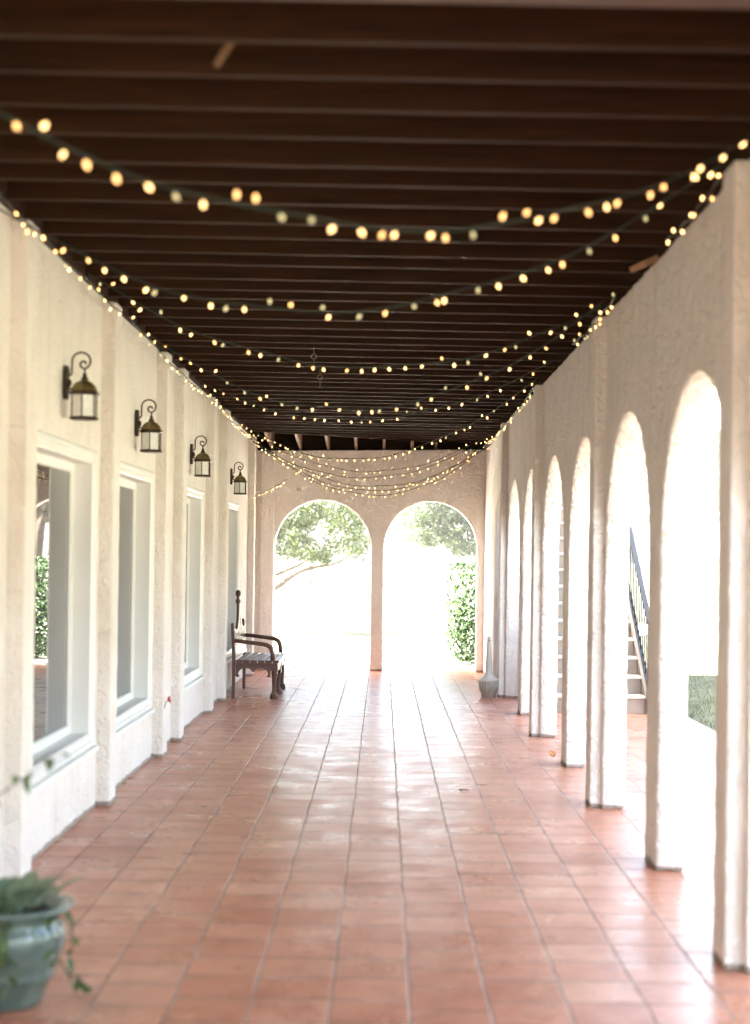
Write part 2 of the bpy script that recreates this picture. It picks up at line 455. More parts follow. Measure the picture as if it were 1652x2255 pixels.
# grass blades on the near strip of lawn beyond the arcade
rnd = random.Random(5)
b = MB()
for i in range(16000):
    x = 3.25 + 4.5 * rnd.random() ** 1.4; y = rnd.uniform(11, 32)
    if 22.9 < y < 24.7 and x < 3.5: continue
    h = rnd.uniform(0.025, 0.06); a = rnd.uniform(0, 6.28); wd = 0.004
    dx, dy = math.cos(a) * wd, math.sin(a) * wd
    lx, ly = rnd.uniform(-.03, .03), rnd.uniform(-.03, .03)
    z = terrain_z(x, y) - 0.004
    v = [b.bm.verts.new(q) for q in ((x - dx, y - dy, z), (x + dx, y + dy, z), (x + lx, y + ly, z + h))]
    b.bm.faces.new(v)
tag(b.build('grass', M['blade']), kind='stuff')

# ------------------------------------------------------------------ house on the left
XL, XP = -1.82, -1.735
ZTL, ZTR = 3.262, 3.25
house = thing('house', (-5, 9.5, 0), 'long cream stucco house wall with white windows and pilasters along the left of the porch', 'house')
WIN = [(8.06, 9.94), (10.56, 12.42), (14.12, 15.86), (18.0, 19.76)]
WZ0, WZ1 = 0.42, 2.26
b = MB()
ycur = -3.4
for (a, c) in WIN:
    b.box(-2.15, XL, ycur, a + 0.08, 0, ZTL)
    b.box(-2.15, XL, a + 0.08, c - 0.08, 0, WZ0 + 0.08)
    b.box(-2.15, XL, a + 0.08, c - 0.08, WZ1 - 0.08, ZTL)
    ycur = c - 0.08
b.box(-2.15, XL, ycur, 22.85, 0, ZTL)
wl = b.build('wall', M['stucco'])
b = MB()
b.box(-9, -2.16, -3.4, 22.9, 0, 6.2)
up = b.build('upper_wall', M['stucco'])
b = MB()
b.prism([(-9.5, -3.6, 6.204), (-1.7, -3.6, 6.204), (-5.6, -3.6, 7.6)], (0, 27.0, 0))
rf = b.build('roof', M['roof_tiles'])
adopt(house, wl, up, rf)
PIL = [5.2, 7.70, 10.20, 12.68, 13.78, 16.25, 17.62, 21.35]
for y in PIL:
    b = MB(); b.box(XL - 0.02, XP, y, y + 0.25, 0.0, ZTL - 0.02)
    o = b.build('pilaster', M['stucco']); plastered(o, 0.014, 0.008); adopt(house, o)

def window(y0, y1):
    prof = [(0, XL - 0.01), (0, XL + 0.022), (0.012, XL + 0.030), (0.030, XL + 0.030), (0.040, XL + 0.018), (0.075, XL + 0.018), (0.085, XL + 0.010),
            (0.085, XL - 0.10), (0.135, XL - 0.10), (0.142, XL - 0.112), (0.142, XL - 0.14)]
    b = MB(); rings = []
    for ins, x in prof:
        rings.append([b.bm.verts.new(q) for q in ((x, y0 + ins, WZ0 + ins), (x, y1 - ins, WZ0 + ins), (x, y1 - ins, WZ1 - ins), (x, y0 + ins, WZ1 - ins))])
    for a, c in zip(rings, rings[1:]):
        for k in range(4): b.bm.faces.new((a[k], a[(k + 1) % 4], c[(k + 1) % 4], c[k]))
    fr = b.build('window', M['trim'])
    b = MB(); b.box(XL - 0.15, XL - 0.118, y0 + 0.138, y1 - 0.138, WZ0 + 0.138, WZ1 - 0.138)
    pn = b.build('pane', M['pane'])
    b = MB(); b.box(XL - 0.005, XL + 0.055, y0 - 0.03, y1 + 0.03, WZ0 - 0.035, WZ0 - 0.002)
    sl = b.build('sill', M['trim'], bevel=0.006)
    adopt(house, fr)
    pn.parent = fr; sl.parent = fr
for a, c in WIN: window(a, c)

# ------------------------------------------------------------------ arcade wall on the right
XR0, XR1 = 1.452, 1.605
ARW = thing('arcade_wall', (1.48, 9, 0), 'long cream stucco arcade wall of tall round arches along the right side', 'wall')
pitch, first, pw = 2.052, 8.30, 0.37
RAD, APEX = (pitch - pw) / 2, 2.505
SPR = APEX - RAD
piers = [first + pitch * k for k in range(-5, 7)]           # near edge of every pier
ptsL = [(XR0, -3.4, 0)]
y_prev_end = piers[0] + pw
ptsL.append((XR0, y_prev_end, 0))
for p0 in piers[1:]:
    ya, yb = y_prev_end, p0
    cy, r = (ya + yb) / 2, (yb - ya) / 2
    for i in range(29):
        a = math.pi - math.pi * i / 28
        ptsL.append((XR0, cy + r * math.cos(a), SPR + RAD * math.sin(a)))
    ptsL.append((XR0, yb, 0))
    y_prev_end = min(p0 + pw, 22.66)
    if p0 != piers[-1]: ptsL.append((XR0, y_prev_end, 0))
ptsL += [(XR0, 22.86, 0), (XR0, 22.86, ZTR), (XR0, -3.4, ZTR)]
b = MB(); b.prism(ptsL, (XR1 - XR0, 0, 0))
o = b.build('wall', M['stucco']); plastered(o, 0.022, 0.016); adopt(ARW, o)
for k in (-3, -1, 1, 3, 5):
    p0 = first + pitch * k
    if p0 + 0.3 > 22.6 or p0 < 1.5: continue
    b = MB(); b.box(1.378, XR0 + 0.03, p0 + 0.06, p0 + 0.30, 0, ZTR - 0.03)
    o = b.build('pilaster', M['stucco']); plastered(o, 0.012, 0.010); adopt(ARW, o)

# ------------------------------------------------------------------ end wall with twin arches
EW = thing('end_wall', (-0.07, 22.7, 0), 'tan stucco end wall with two round arches open to the garden', 'wall')
Y0, Y1 = 22.65, 22.86
pts = [(-1.99, Y0, 0), (-1.545, Y0, 0)]
for xa, xb, top in ((-1.545, -0.165, 2.428), (0.015, 1.345, 2.428)):
    c, r = (xa + xb) / 2, (xb - xa) / 2
    for i in range(33):
        a = math.pi - math.pi * i / 32
        pts.append((c + r * math.cos(a), Y0, top - r + r * math.sin(a)))
    pts.append((xb, Y0, 0))
    pts.append((0.015, Y0, 0) if xa < -1 else (1.46, Y0, 0))
pts += [(1.46, Y0, 3.18), (-1.99, Y0, 3.12)]
b = MB(); b.prism(pts, (0, Y1 - Y0, 0))
o = b.build('wall', M['stucco_end']); plastered(o, 0.016, 0.010); adopt(EW, o)
b = MB(); b.box(-1.742, -1.552, Y0 - 0.055, Y0 + 0.02, 0, 3.10)
o = b.build('pilaster', M['stucco_end']); plastered(o, 0.012, 0.006); adopt(EW, o)

# ------------------------------------------------------------------ porch roof
PR = thing('porch_roof', (0, 10, 3.24), 'dark brown porch roof of close parallel joists overhead', 'roof')
def zb(x): return 3.275 - 0.006 * x
XA, XB = -2.1, 1.72
def trim_y(x): return 20.95 + (x + 1.82) * 0.625
def trim_x(y): return (y - 20.95) / 0.625 - 1.82
rnd = random.Random(11)
for k in range(-21, 44):
    y = 5.10 + 0.40 * k + rnd.uniform(-0.012, 0.012)
    if y > 22.5: break
    if k == -1: continue
    x0 = XA if y < 20.78 else trim_x(y) + 0.06
    if x0 > 1.2: break
    t = 0.042
    j = rnd.uniform(-0.006, 0.006)
    b = MB()
    b.hexa([(x, yy, z) for x in (x0, XB) for yy in (y, y + t) for z in (zb(x) + j, zb(x) + 0.235)])
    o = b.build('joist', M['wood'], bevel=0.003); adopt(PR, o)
b = MB()   # doubled pale beam at the top edge of the picture
b.hexa([(x, yy, z) for x in (XA, XB) for yy in (4.50, 4.71) for z in (zb(x) - 0.012, zb(x) + 0.235)])
adopt(PR, b.build('header_beam', M['beam'], bevel=0.006))
b = MB()   # diagonal trimmer that cuts off the last joists
pA, pB = Vector((-1.95, trim_y(-1.95), 0)), Vector((0.88, trim_y(0.88), 0))
q = Vector((-0.625, 1, 0)).normalized() * 0.045
b.hexa([p + s + Vector((0, 0, z)) for p in (pA, pB) for s in (q * 0, q) for z in (3.268, 3.50)])
adopt(PR, b.build('trimmer', M['wood'], bevel=0.003))
for x in (-1.62, -1.22, -0.82, -0.42, -0.02, 0.38, 0.72):
    b = MB(); b.hexa([(xx, yy, z) for xx in (x, x + 0.04) for yy, z0 in ((trim_y(x) + 0.075, 3.285), (22.862, 3.145)) for z in (z0, 3.505)])
    adopt(PR, b.build('jack_rafter', M['rafter'], bevel=0.003))
b = MB(); b.box(-2.14, 1.80, -3.55, 23.15, 3.516, 3.57)
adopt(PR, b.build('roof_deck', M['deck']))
b = MB(); b.box(1.725, 1.77, -3.55, 23.15, 3.23, 3.512)
adopt(PR, b.build('fascia', M['wood']))
b = MB(); b.box(-2.0, -1.80, -3.4, 20.9, 3.265, 3.47)      # ledger on the house side, between wall and joists

adopt(PR, b.build('ledger', M['wood']))
b = MB(); b.box(-2.1, 1.72, 22.865, 22.91, 3.0, 3.514)
adopt(PR, b.build('light_block_board', M['wood']))  # closing board added above the end wall to block a light leak

# ------------------------------------------------------------------ wall lanterns
def make_lantern():
    r = thing('wall_lantern', (0, 0, 0), 'x', 'lantern', 'bronze wall lanterns on the house wall')
    # local frame: wall plane x=0, out along +x
    b = MB(); b.prism([(0, -.028, -.10), (0, .028, -.10), (0, .042, -.06), (0, .042, .075), (0, .022, .105), (0, -.022, .105), (0, -.042, .075), (0, -.042, -.06)], (0.022, 0, 0))
    b.lathe([(0.03, 0), (0.024, .012), (0.012, .022)], (0.02, 0, 0.0), 12, axis=(1, 0, 0))
    b.build('back_plate', M['bronze'], r, bevel=0.003)
    cx = 0.115
    pts = [(0.02, 0, 0.045), (0.033, 0, 0.045), (0.042, 0, 0.06)]
    pts += [(0.042, 0, 0.085), (0.043, 0, 0.115)]
    for i in range(15):      # over the top and round
        a = math.pi - i * math.pi * 1.35 / 14
        pts.append((0.095 + 0.052 * math.cos(a), 0, 0.135 + 0.052 * math.sin(a)))
    last = Vector(pts[-1]); cen = Vector((0.112, 0, 0.118))
    rad = (last - cen).length; a0 = math.atan2(last.z - cen.z, last.x - cen.x)
    for i in range(1, 13):
        a = a0 - i * 0.45; rr = rad * (1 - i / 15)
        pts.append((cen.x + rr * math.cos(a), 0, cen.z + rr * math.sin(a)))
    b = MB(); b.tube(pts, 0.0065, 8)
    b.tube([(0.02, 0, -0.03), (0.04, 0, -0.035), (0.055, 0, -0.045)], [0.008, 0.006, 0.004], 6)
    b.build('arm', M['bronze'], r)
    b = MB()
    b.lathe([(0.005, 0.092), (0.006, 0.062), (0.014, 0.054), (0.010, 0.046), (0.017, 0.034), (0.022, 0.026), (0.020, 0.018)], (cx, 0, 0), 12)
    b.build('finial', M['bronze'], r)
    b = MB()
    b.lathe([(0.018, 0.022), (0.027, 0.014), (0.046, 0.004), (0.062, -0.010), (0.073, -0.027), (0.079, -0.050)], (cx, 0, 0), 6, rot=R(30), smooth=False)
    b.build('lamp_roof', M['roof_brass'], r)
    b = MB()
    b.lathe([(0.084, -0.050), (0.090, -0.056), (0.090, -0.066), (0.082, -0.074)], (cx, 0, 0), 6, rot=R(30), smooth=False)
    b.lathe([(0.074, -0.205), (0.086, -0.209), (0.088, -0.222), (0.060, -0.226)], (cx, 0, 0), 6, rot=R(30), smooth=False)
    for k in range(6):
        a = R(30 + 60 * k); x, y = cx + 0.074 * math.cos(a), 0.074 * math.sin(a)
        b.tube([(x, y, -0.07), (x, y, -0.208)], 0.0042, 6)
    b.build('cage', M['bronze'], r)
    b = MB(); b.lathe([(0.069, -0.072), (0.069, -0.206)], (cx, 0, 0), 6, rot=R(30), smooth=False)
    b.build('glass', M['lamp_glass'], r)
    return r
def copy_tree(o, parent=None):
    c = o.copy(); COL.objects.link(c)
    if parent: c.parent = parent
    for ch in o.children: copy_tree(ch, c)
    return c
lan0 = make_lantern()
for i, (y, z, lb) in enumerate([(9.0, 2.585, 'blurred bronze wall lantern nearest the camera, above the first window'),
                                (11.6, 2.575, 'bronze wall lantern above the second window from the camera'),
                                (14.92, 2.565, 'bronze wall lantern above the third window, between two pilasters'),
                                (18.85, 2.555, 'small sharp bronze wall lantern farthest away, above the bench window')]):
    o = lan0 if i == 0 else copy_tree(lan0)
    o.location = (XL + 0.003, y, z); o.scale = (1, 1, 0.93); o["label"] = lb

# ------------------------------------------------------------------ string lights
def make_bulb_mesh(name, mat):
    b = MB()
    b.lathe([(0.0055, 0.0), (0.0065, -0.004), (0.0065, -0.020)], (0, 0, 0), 8, mi=0)
    b.lathe([(0.006, -0.018), (0.0105, -0.026), (0.0125, -0.034), (0.0105, -0.043), (0.005, -0.051), (0.0, -0.055)], (0, 0, 0), 10, mi=1)
    o = b.build(name, [M['cord'], mat]); me = o.data
    bpy.data.objects.remove(o); return me
bulb_lit = make_bulb_mesh('bulb', M['bulb_lit'])
bulb_warm = make_bulb_mesh('bulb_warm', M['bulb_warm'])
bulb_dim = make_bulb_mesh('bulb_dim', M['bulb_dim'])
SR = random.Random(77)
def strand(A, B, sag, label, group, spacing=0.13, lit=0.78, wob=0.008, skew=0.0):
    A, B = Vector(A), Vector(B)
    root = thing('string_light', A, label, 'string lights', group)
    L = (B - A).length * (1 + 2.67 * (sag / max(0.1, (B - A).length)) ** 2)
    n = max(8, int(L / 0.06))
    pts = []
    ph = SR.uniform(0, 6)
    def P(t):
        s = 4 * t * (1 - t) * (1 + skew * (t - .5))
        return A.lerp(B, t) + Vector((0.3 * wob * math.sin(9 * t + ph), wob * math.sin(13 * t + ph), -sag * s + wob * math.sin(23 * t + ph * 2)))
    pts = [P(i / n) for i in range(n + 1)]
    b = MB(); b.tube([p - A for p in pts], 0.0034, 6)
    # second twisted wire
    b2 = [p - A + Vector((0.005 * math.cos(i * 1.1), 0.005 * math.sin(i * 1.1), 0.004 * math.sin(i * 1.1))) for i, p in enumerate(pts)]
    b.tube(b2, 0.0026, 4)
    b.build('cord', M['cord'], root)
    m = min(100, int(L / spacing))
    tang = (B - A).normalized()
    for i in range(m):
        t = (i + 0.5 + SR.uniform(-.32, .32)) / m
        p = P(t) - A
        o = bpy.data.objects.new('bulb', (bulb_lit if SR.random() < 0.6 else bulb_warm) if SR.random() < lit else bulb_dim)
        COL.objects.link(o); o.parent = root
        dn = Vector((SR.gauss(0, .45), SR.gauss(0, .45), -1 if SR.random() < .82 else 0.9)).normalized()
        o.location = p + dn * 0.003
        o.rotation_euler = Vector((0, 0, -1)).rotation_difference(dn).to_euler()
        s = SR.uniform(0.58, 0.72); o.scale = (s, s, s)
    return root
GX = 'strings of warm bulbs swagged across the porch'
ZR = 3.17
strand((-1.73, 3.9, 3.19), (1.33, 5.53, 3.14), 0.55, 'large blurred swag of warm bulbs nearest the camera, spanning the whole roof', GX, 0.088)
strand((-1.73, 6.96, 3.15), (1.33, 6.21, 3.19), 0.53, 'second swag of warm bulbs from the camera, falling from the first left pilaster', GX, 0.10)
strand((-1.73, 9.21, 3.24), (1.33, 9.57, 3.17), 0.46, 'third swag of warm bulbs, drooping from the second left pilaster', GX, 0.10)
strand((-1.73, 11.5, 3.24), (1.33, 9.7, 3.2), 0.61, 'fourth swag of warm bulbs, in the middle of the dark joists', GX, 0.12)
strand((-1.73, 14.7, 3.24), (1.33, 12.7, 3.2), 0.41, 'shallow fifth swag of small bulbs under the far joists', GX, 0.13)
strand((-1.73, 19.2, 3.24), (1.33, 13.94, 3.2), 0.57, 'long slanting swag whose low point hangs just over the top of the end wall', GX, 0.14)
strand((-1.73, 20.52, 3.22), (1.33, 19.98, 3.19), 0.49, 'topmost full swag in front of the end wall', GX, 0.125)
strand((-1.73, 21.3, 3.12), (1.33, 20.69, 3.19), 0.48, 'second swag from the top in front of the end wall', GX, 0.125)
strand((-1.73, 19.1, 3.16), (1.33, 19.78, 3.06), 0.62, 'middle swag of the bunch in front of the end wall', GX, 0.125)
strand((-1.73, 18.98, 3.13), (1.33, 21.38, 3.15), 0.67, 'second lowest swag above the twin arches', GX, 0.125)
strand((-1.73, 19.96, 3.15), (1.33, 22.38, 3.12), 0.68, 'lowest swag of all, dipping close over the twin arches', GX, 0.125)
GW = 'runs of warm bulbs along the wall tops'
strand((-1.66, 5.6, 3.20), (-1.70, 10.25, 3.17), 0.03, 'run of blurred bulbs along the left wall top above the nearest lantern', GW, 0.26)
strand((-1.69, 10.4, 3.18), (-1.69, 16.2, 3.17), 0.05, 'run of bulbs along the left wall top between the paired pilasters', GW, 0.32)
strand((-1.67, 15.6, 3.18), (-1.67, 20.3, 3.12), 0.06, 'cluster of tiny bulbs along the left wall top above the farthest lantern', GW, 0.17)
strand((1.37, 6.5, 3.20), (1.37, 7.8, 3.19), 0.02, 'short run of bulbs at the top right corner over the nearest pillar', GW, 0.15)
strand((1.35, 9.3, 3.18), (1.35, 11.5, 3.18), 0.03, 'run of bulbs along the right wall top over the second pilaster', GW, 0.17)
strand((1.35, 14.4, 3.18), (1.35, 21.6, 3.16), 0.05, 'long run of tiny bulbs along the right wall top towards the end wall', GW, 0.22)
strand((-1.735, 21.3, 2.42), (-1.36, 22.3, 2.70), 0.02, 'loose end of a bulb string beside the farthest lantern', 'loose end', 0.10, 0.95)

# ------------------------------------------------------------------ bench
BN = thing('garden_bench', (-1.41, 18.7, 0), 'dark carved wooden bench with a lattice spire back and ball feet', 'bench')
bx0, bx1, by0, by1 = -1.69, -1.165, 17.98, 19.40
ym = (by0 + by1) / 2
SEAT = 0.44
parts = []
for y in (by0 + 0.035, ym, by1 - 0.035):                # turned front legs
    b = MB()
    b.lathe([(0.030, 0.012), (0.048, 0.0), (0.050, 0.03), (0.040, 0.062), (0.026, 0.078), (0.024, 0.10), (0.030, 0.20), (0.034, 0.27), (0.040, 0.285), (0.036, 0.30), (0.036, 0.325)][1:], (bx1 - 0.045, y, 0), 8, rot=R(22.5), smooth=False)
    b.box(bx1 - 0.085, bx1 - 0.005, y - 0.04, y + 0.04, 0.322, SEAT - 0.032)
    parts.append(b.build('leg', M['bench'], bevel=0.004))
for y in (by0 + 0.02, by1 - 0.02):                      # back posts
    b = MB(); b.prism([(bx0, y - .02, 0), (bx0 + .038, y - .02, 0), (bx0 + .040, y - .02, .44), (bx0 + .018, y - .02, .82), (bx0 + .010, y - .02, .86), (bx0 - .018, y - .02, .85), (bx0, y - .02, .44)], (0, .04, 0))
    parts.append(b.build('back_post', M['bench'], bevel=0.003))
nS = 6
for i in range(nS):
    x0 = bx0 + 0.045 + i * (bx1 - bx0 - 0.025) / nS
    b = MB(); b.box(x0, x0 + (bx1 - bx0 - 0.025) / nS - 0.012, by0 - 0.012, by1 + 0.012, SEAT - 0.03, SEAT)
    parts.append(b.build('seat_slat', M['bench'], bevel=0.004))
def apron(L):
    """scalloped lower edge, s from 0..L -> list of (s, z)"""
    zt, out = SEAT - 0.032, []
    out.append((0, zt)); out.append((0, zt - 0.155)); out.append((0.022, zt - 0.165)); out.append((0.045, zt - 0.150)); out.append((0.030, zt - 0.128))
    for i in range(9):
        a = math.pi - i * math.pi * 0.5 / 8
        out.append((0.115 + 0.085 * math.cos(a), zt - 0.128 + 0.070 * math.sin(a)))
    c = L / 2
    for s, z in ((0.155, -0.066), (0.185, -0.085), (0.205, -0.098)): out.append((min(s, c - 0.02), zt + z))
    out.append((c, zt - 0.102))
    half = out[:]
    return half + [(L - s, z) for s, z in half[-2::-1]]
def apron_panel(p0, dvec, L, thick):
    d = Vector(dvec)
    b = MB(); b.prism([Vector(p0) + d * s + Vector((0, 0, z)) for s, z in apron(L)], thick)
    return b.build('apron', M['bench'], bevel=0.002)
parts.append(apron_panel((bx0 + 0.041, by0 + 0.012, 0), (1, 0, 0), 0.398, (0, 0.022, 0)))
parts.append(apron_panel((bx0 + 0.041, by1 - 0.034, 0), (1, 0, 0), 0.398, (0, 0.022, 0)))
hl = ym - by0 - 0.117
for y in (by0 + 0.076, ym + 0.041):
    parts.append(apron_panel((bx1 - 0.035, y, 0), (0, 1, 0), hl, (0.022, 0, 0)))
for y in (by0 + 0.025, by1 - 0.025):                    # bent arms
    pts = [(bx0 + 0.02, y, 0.655), (bx0 + 0.10, y, 0.65), (bx0 + 0.22, y, 0.635), (bx0 + 0.34, y, 0.622), (bx0 + 0.39, y, 0.612), (bx0 + 0.425, y, 0.592), (bx0 + 0.447, y, 0.56), (bx0 + 0.458, y, 0.51), (bx0 + 0.460, y, SEAT)]
    b = MB(); b.tube(pts, [0.022, 0.023, 0.024, 0.025, 0.026, 0.027, 0.027, 0.026, 0.026], 10)
    parts.append(b.build('armrest', M['bench']))
# carved back: bell outline rising to a spire, lattice inside
def htop(s):
    a = abs(s) / (ym - by0 - 0.03)
    if a > 1: return 0.80
    return 0.74 + 0.06 * max(0, (a - 0.75) / 0.25) + 0.36 * math.exp(-(a / 0.20) ** 1.1) * 1.0
def bxx(z): return bx0 + 0.028 - 0.05 * (z - 0.44)
b = MB()
prev = None
K = 56
hw = ym - by0 - 0.035
ss = [-hw + 2 * hw * i / K for i in range(K + 1)]
pts = [(bxx(htop(s)), ym + s, htop(s)) for s in ss]
for p, q_ in zip(pts, pts[1:]):
    b.bar(p, Vector(q_) + (Vector(q_) - Vector(p)) * 0.08, 0.032, 0.030)
b.bar((bxx(0.475), by0 + 0.03, 0.475), (bxx(0.475), by1 - 0.03, 0.475), 0.035, 0.026)
bk = b.build('backrest', M['bench'], bevel=0.002)
parts.append(bk)
b = MB()
step = 0.078
for sgn in (-1, 1):
    k = -30
    while k < 31:
        run = None
        for i in range(0, 181):
            z = 0.47 + i * 0.0045
            s = k * step + sgn * (z - 0.47) * 0.75
            ok = abs(s) < hw and z < htop(s)
            if ok and run is None: run = (s, z)
            if (not ok or i == 180) and run is not None:
                if z - run[1] > 0.03:
                    off = 0.006 * sgn
                    b.bar((bxx(run[1]) + off, ym + run[0], run[1]), (bxx(z) + off, ym + s, z), 0.034, 0.014)
                run = None
        k += 1
lat = b.build('lattice', M['bench'])
b = MB()
for s in (-0.52, -0.36, -0.20, 0.0, 0.20, 0.36, 0.52):   # pointed splats at the foot of the lattice
    b.prism([(bxx(.47) - .008, ym + s - .045, .46), (bxx(.47) - .008, ym + s + .045, .46), (bxx(.52) - .008, ym + s + .05, .53), (bxx(.6) - .008, ym + s, .61), (bxx(.52) - .008, ym + s - .05, .53)], (0.020, 0, 0))
spl = b.build('splat', M['bench'])
b = MB()
zt = htop(0)
b.lathe([(0.024, -0.05), (0.030, -0.02), (0.020, 0.0), (0.014, 0.02), (0.026, 0.04), (0.034, 0.065), (0.028, 0.09), (0.014, 0.104), (0, 0.11)], (bxx(zt), ym, zt + 0.01), 10)
fin = b.build('finial', M['bench'])
adopt(BN, *parts)
for x in (lat, spl, fin): x.parent = bk

# ------------------------------------------------------------------ smokers' receptacle
RC = thing('ash_receptacle', (1.262, 18.62, 0), 'grey plastic ash receptacle with ribbed tub and tall thin neck', 'ash bin')
b = MB()
b.lathe([(0.078, 0.0), (0.086, 0.008), (0.091, 0.05), (0.097, 0.055), (0.101, 0.09), (0.108, 0.12), (0.117, 0.17), (0.121, 0.185), (0.112, 0.19)], (0, 0, 0), 40)
for k in range(20):
    a = 2 * math.pi * k / 20
    b.tube([(0.099 * math.cos(a), 0.099 * math.sin(a), 0.07), (0.117 * math.cos(a), 0.117 * math.sin(a), 0.165)], 0.006, 6)
b.build('tub', M['plastic_tan'], RC)
b = MB()
b.lathe([(0.120, 0.187), (0.123, 0.196), (0.118, 0.212), (0.092, 0.232), (0.062, 0.252), (0.046, 0.275), (0.040, 0.32), (0.036, 0.40), (0.029, 0.55), (0.022, 0.68), (0.021, 0.705), (0.012, 0.716), (0, 0.718)], (0, 0, 0), 32)
b.build('neck', M['plastic'], RC)
b = MB(); b.lathe([(0.008, -0.024), (0.008, -0.016)], (0, 0, 0.665), 10, axis=(0, 1, 0)); b.build('opening', M['soil'], RC)

# ------------------------------------------------------------------ outside stairs
ST = thing('staircase', (2.35, 17, 0), 'tan outside steps with a dark iron railing climbing beyond the right arches', 'stairs')
SX0, SX1, SY0, RIS, TRD, NST = 1.86, 2.80, 16.85, 0.19, 0.272, 17
for k in range(NST):
    b = MB(); b.box(SX0, SX1, SY0 + TRD * k, SY0 + TRD * k + TRD + 0.02, 0.0 if k == 0 else RIS * k - 0.05, RIS * (k + 1) - 0.032)
    o = b.build('step', M['stairs'], bevel=0.004); adopt(ST, o)
    b = MB(); b.box(SX0, SX1 + 0.006, SY0 + TRD * k - 0.022, SY0 + TRD * k + TRD - 0.026, RIS * (k + 1) - 0.030, RIS * (k + 1))
    t = b.build('tread', M['nosing'], bevel=0.006); t.parent = o
b = MB()
e = SY0 + TRD * NST
b.prism([(SX1 + 0.004, SY0 - 0.03, 0), (SX1 + 0.004, e, 0), (SX1 + 0.004, e, RIS * NST - 0.02), (SX1 + 0.004, SY0 - 0.03, RIS - 0.02)], (0.055, 0, 0))
adopt(ST, b.build('stringer', M['stairs'], bevel=0.006))
b = MB(); b.box(SX0, 4.2, e, e + 1.5, RIS * NST - 0.20, RIS * NST)
adopt(ST, b.build('landing', M['stairs']))
b = MB(); b.box(4.0, 4.2, e + 1.3, e + 1.5, 0, RIS * NST - 0.204); adopt(ST, b.build('post', M['stairs']))
def rail_pt(y, h): return (SX1 + 0.035, y, RIS + (y - SY0) * RIS / TRD + h)
ra, rb_ = SY0 - 0.05, e - 0.05
b = MB()
b.bar(rail_pt(ra, 0.80), rail_pt(rb_, 0.80), 0.035, 0.05)
rail = b.build('railing', M['railing'], bevel=0.004)
adopt(ST, rail)
b = MB(); b.bar(rail_pt(ra, 0.10), rail_pt(rb_, 0.10), 0.025, 0.035); lr = b.build('lower_rail', M['railing']); lr.parent = rail
b = MB(); b.box(SX1 + 0.010, SX1 + 0.060, ra - 0.03, ra + 0.02, 0.02, RIS + 0.80); np_ = b.build('newel_post', M['railing'], bevel=0.004); np_.parent = rail
b = MB()
p = Vector(rail_pt(ra, 0.79))
b.tube([p, p + Vector((0.06, -0.03, -0.01)), p + Vector((0.11, -0.04, -0.03)), p + Vector((0.12, -0.04, -0.09))], 0.016, 6)
p = Vector(rail_pt(ra, 0.26))
b.tube([p, p + Vector((0.07, -0.03, 0.01)), p + Vector((0.12, -0.04, -0.02))], 0.014, 6)
vl = b.build('volute', M['railing']); vl.parent = rail
y = ra + 0.11
while y < rb_:
    p0, p1 = rail_pt(y, 0.11), rail_pt(y, 0.79)
    b = MB(); b.tube([p0, p1], 0.008, 6); o = b.build('baluster', M['railing']); o.parent = rail
    y += 0.115

# ------------------------------------------------------------------ foliage builders
def leaf_quad(bm, p, nrm, up, L, W, mi=0):
    side = nrm.cross(up).normalized()
    a = p - up * L * 0.5; c = p + up * L * 0.5
    v = [bm.verts.new(q) for q in (a, p + side * W * 0.5 + nrm * L * 0.06, c, p - side * W * 0.5 + nrm * L * 0.06)]
    f = bm.faces.new(v); f.material_index = mi
def rvec(rn):
    while True:
        v = Vector((rn.uniform(-1, 1), rn.uniform(-1, 1), rn.uniform(-1, 1)))
        if 0.05 < v.length < 1: return v.normalized()
def clump(bm, c, rad, n, L, rn, flat=0.7):
    for _ in range(n):
        d = rvec(rn); r = rad * rn.random() ** 0.45
        p = c + Vector((d.x * r, d.y * r, d.z * r * flat))
        up = rvec(rn); nr = (rvec(rn) + Vector((0, 0, 0.7))).normalized()
        if abs(up.dot(nr)) > 0.95: continue
        up = (up - nr * up.dot(nr)).normalized()
        s = rn.uniform(0.65, 1.25)
        leaf_quad(bm, p, nr, up, L * s, L * s * 0.55)
def grow(tb, p, d, length, r, depth, rn, tips, droop=0.0):
    pts, rs = [p], [r]
    q = p.copy(); dd = d.copy()
    segs = 5
    for i in range(segs):
        dd = (dd + rvec(rn) * 0.22 + Vector((0, 0, -droop))).normalized()
        q = q + dd * length / segs
        pts.append(q.copy()); rs.append(r * (1 - 0.55 * (i + 1) / segs))
    tb.tube(pts, rs, 7 if depth < 2 else 5)
    if depth >= 3:
        tips.append(q); tips.append((p + q) / 2); return
    kids = 3 if depth else 5
    for k in range(kids):
        t = rn.uniform(0.35, 1.0)
        i = min(segs - 1, int(t * segs)); s = pts[i].lerp(pts[i + 1], t * segs - i) if i < segs else q
        nd = (dd * 0.65 + rvec(rn) * 0.85 + Vector((0, 0, 0.12))).normalized()
        grow(tb, s, nd, length * rn.uniform(0.55, 0.75), rs[i] * 0.62, depth + 1, rn, tips, droop)
    tips.append(q)
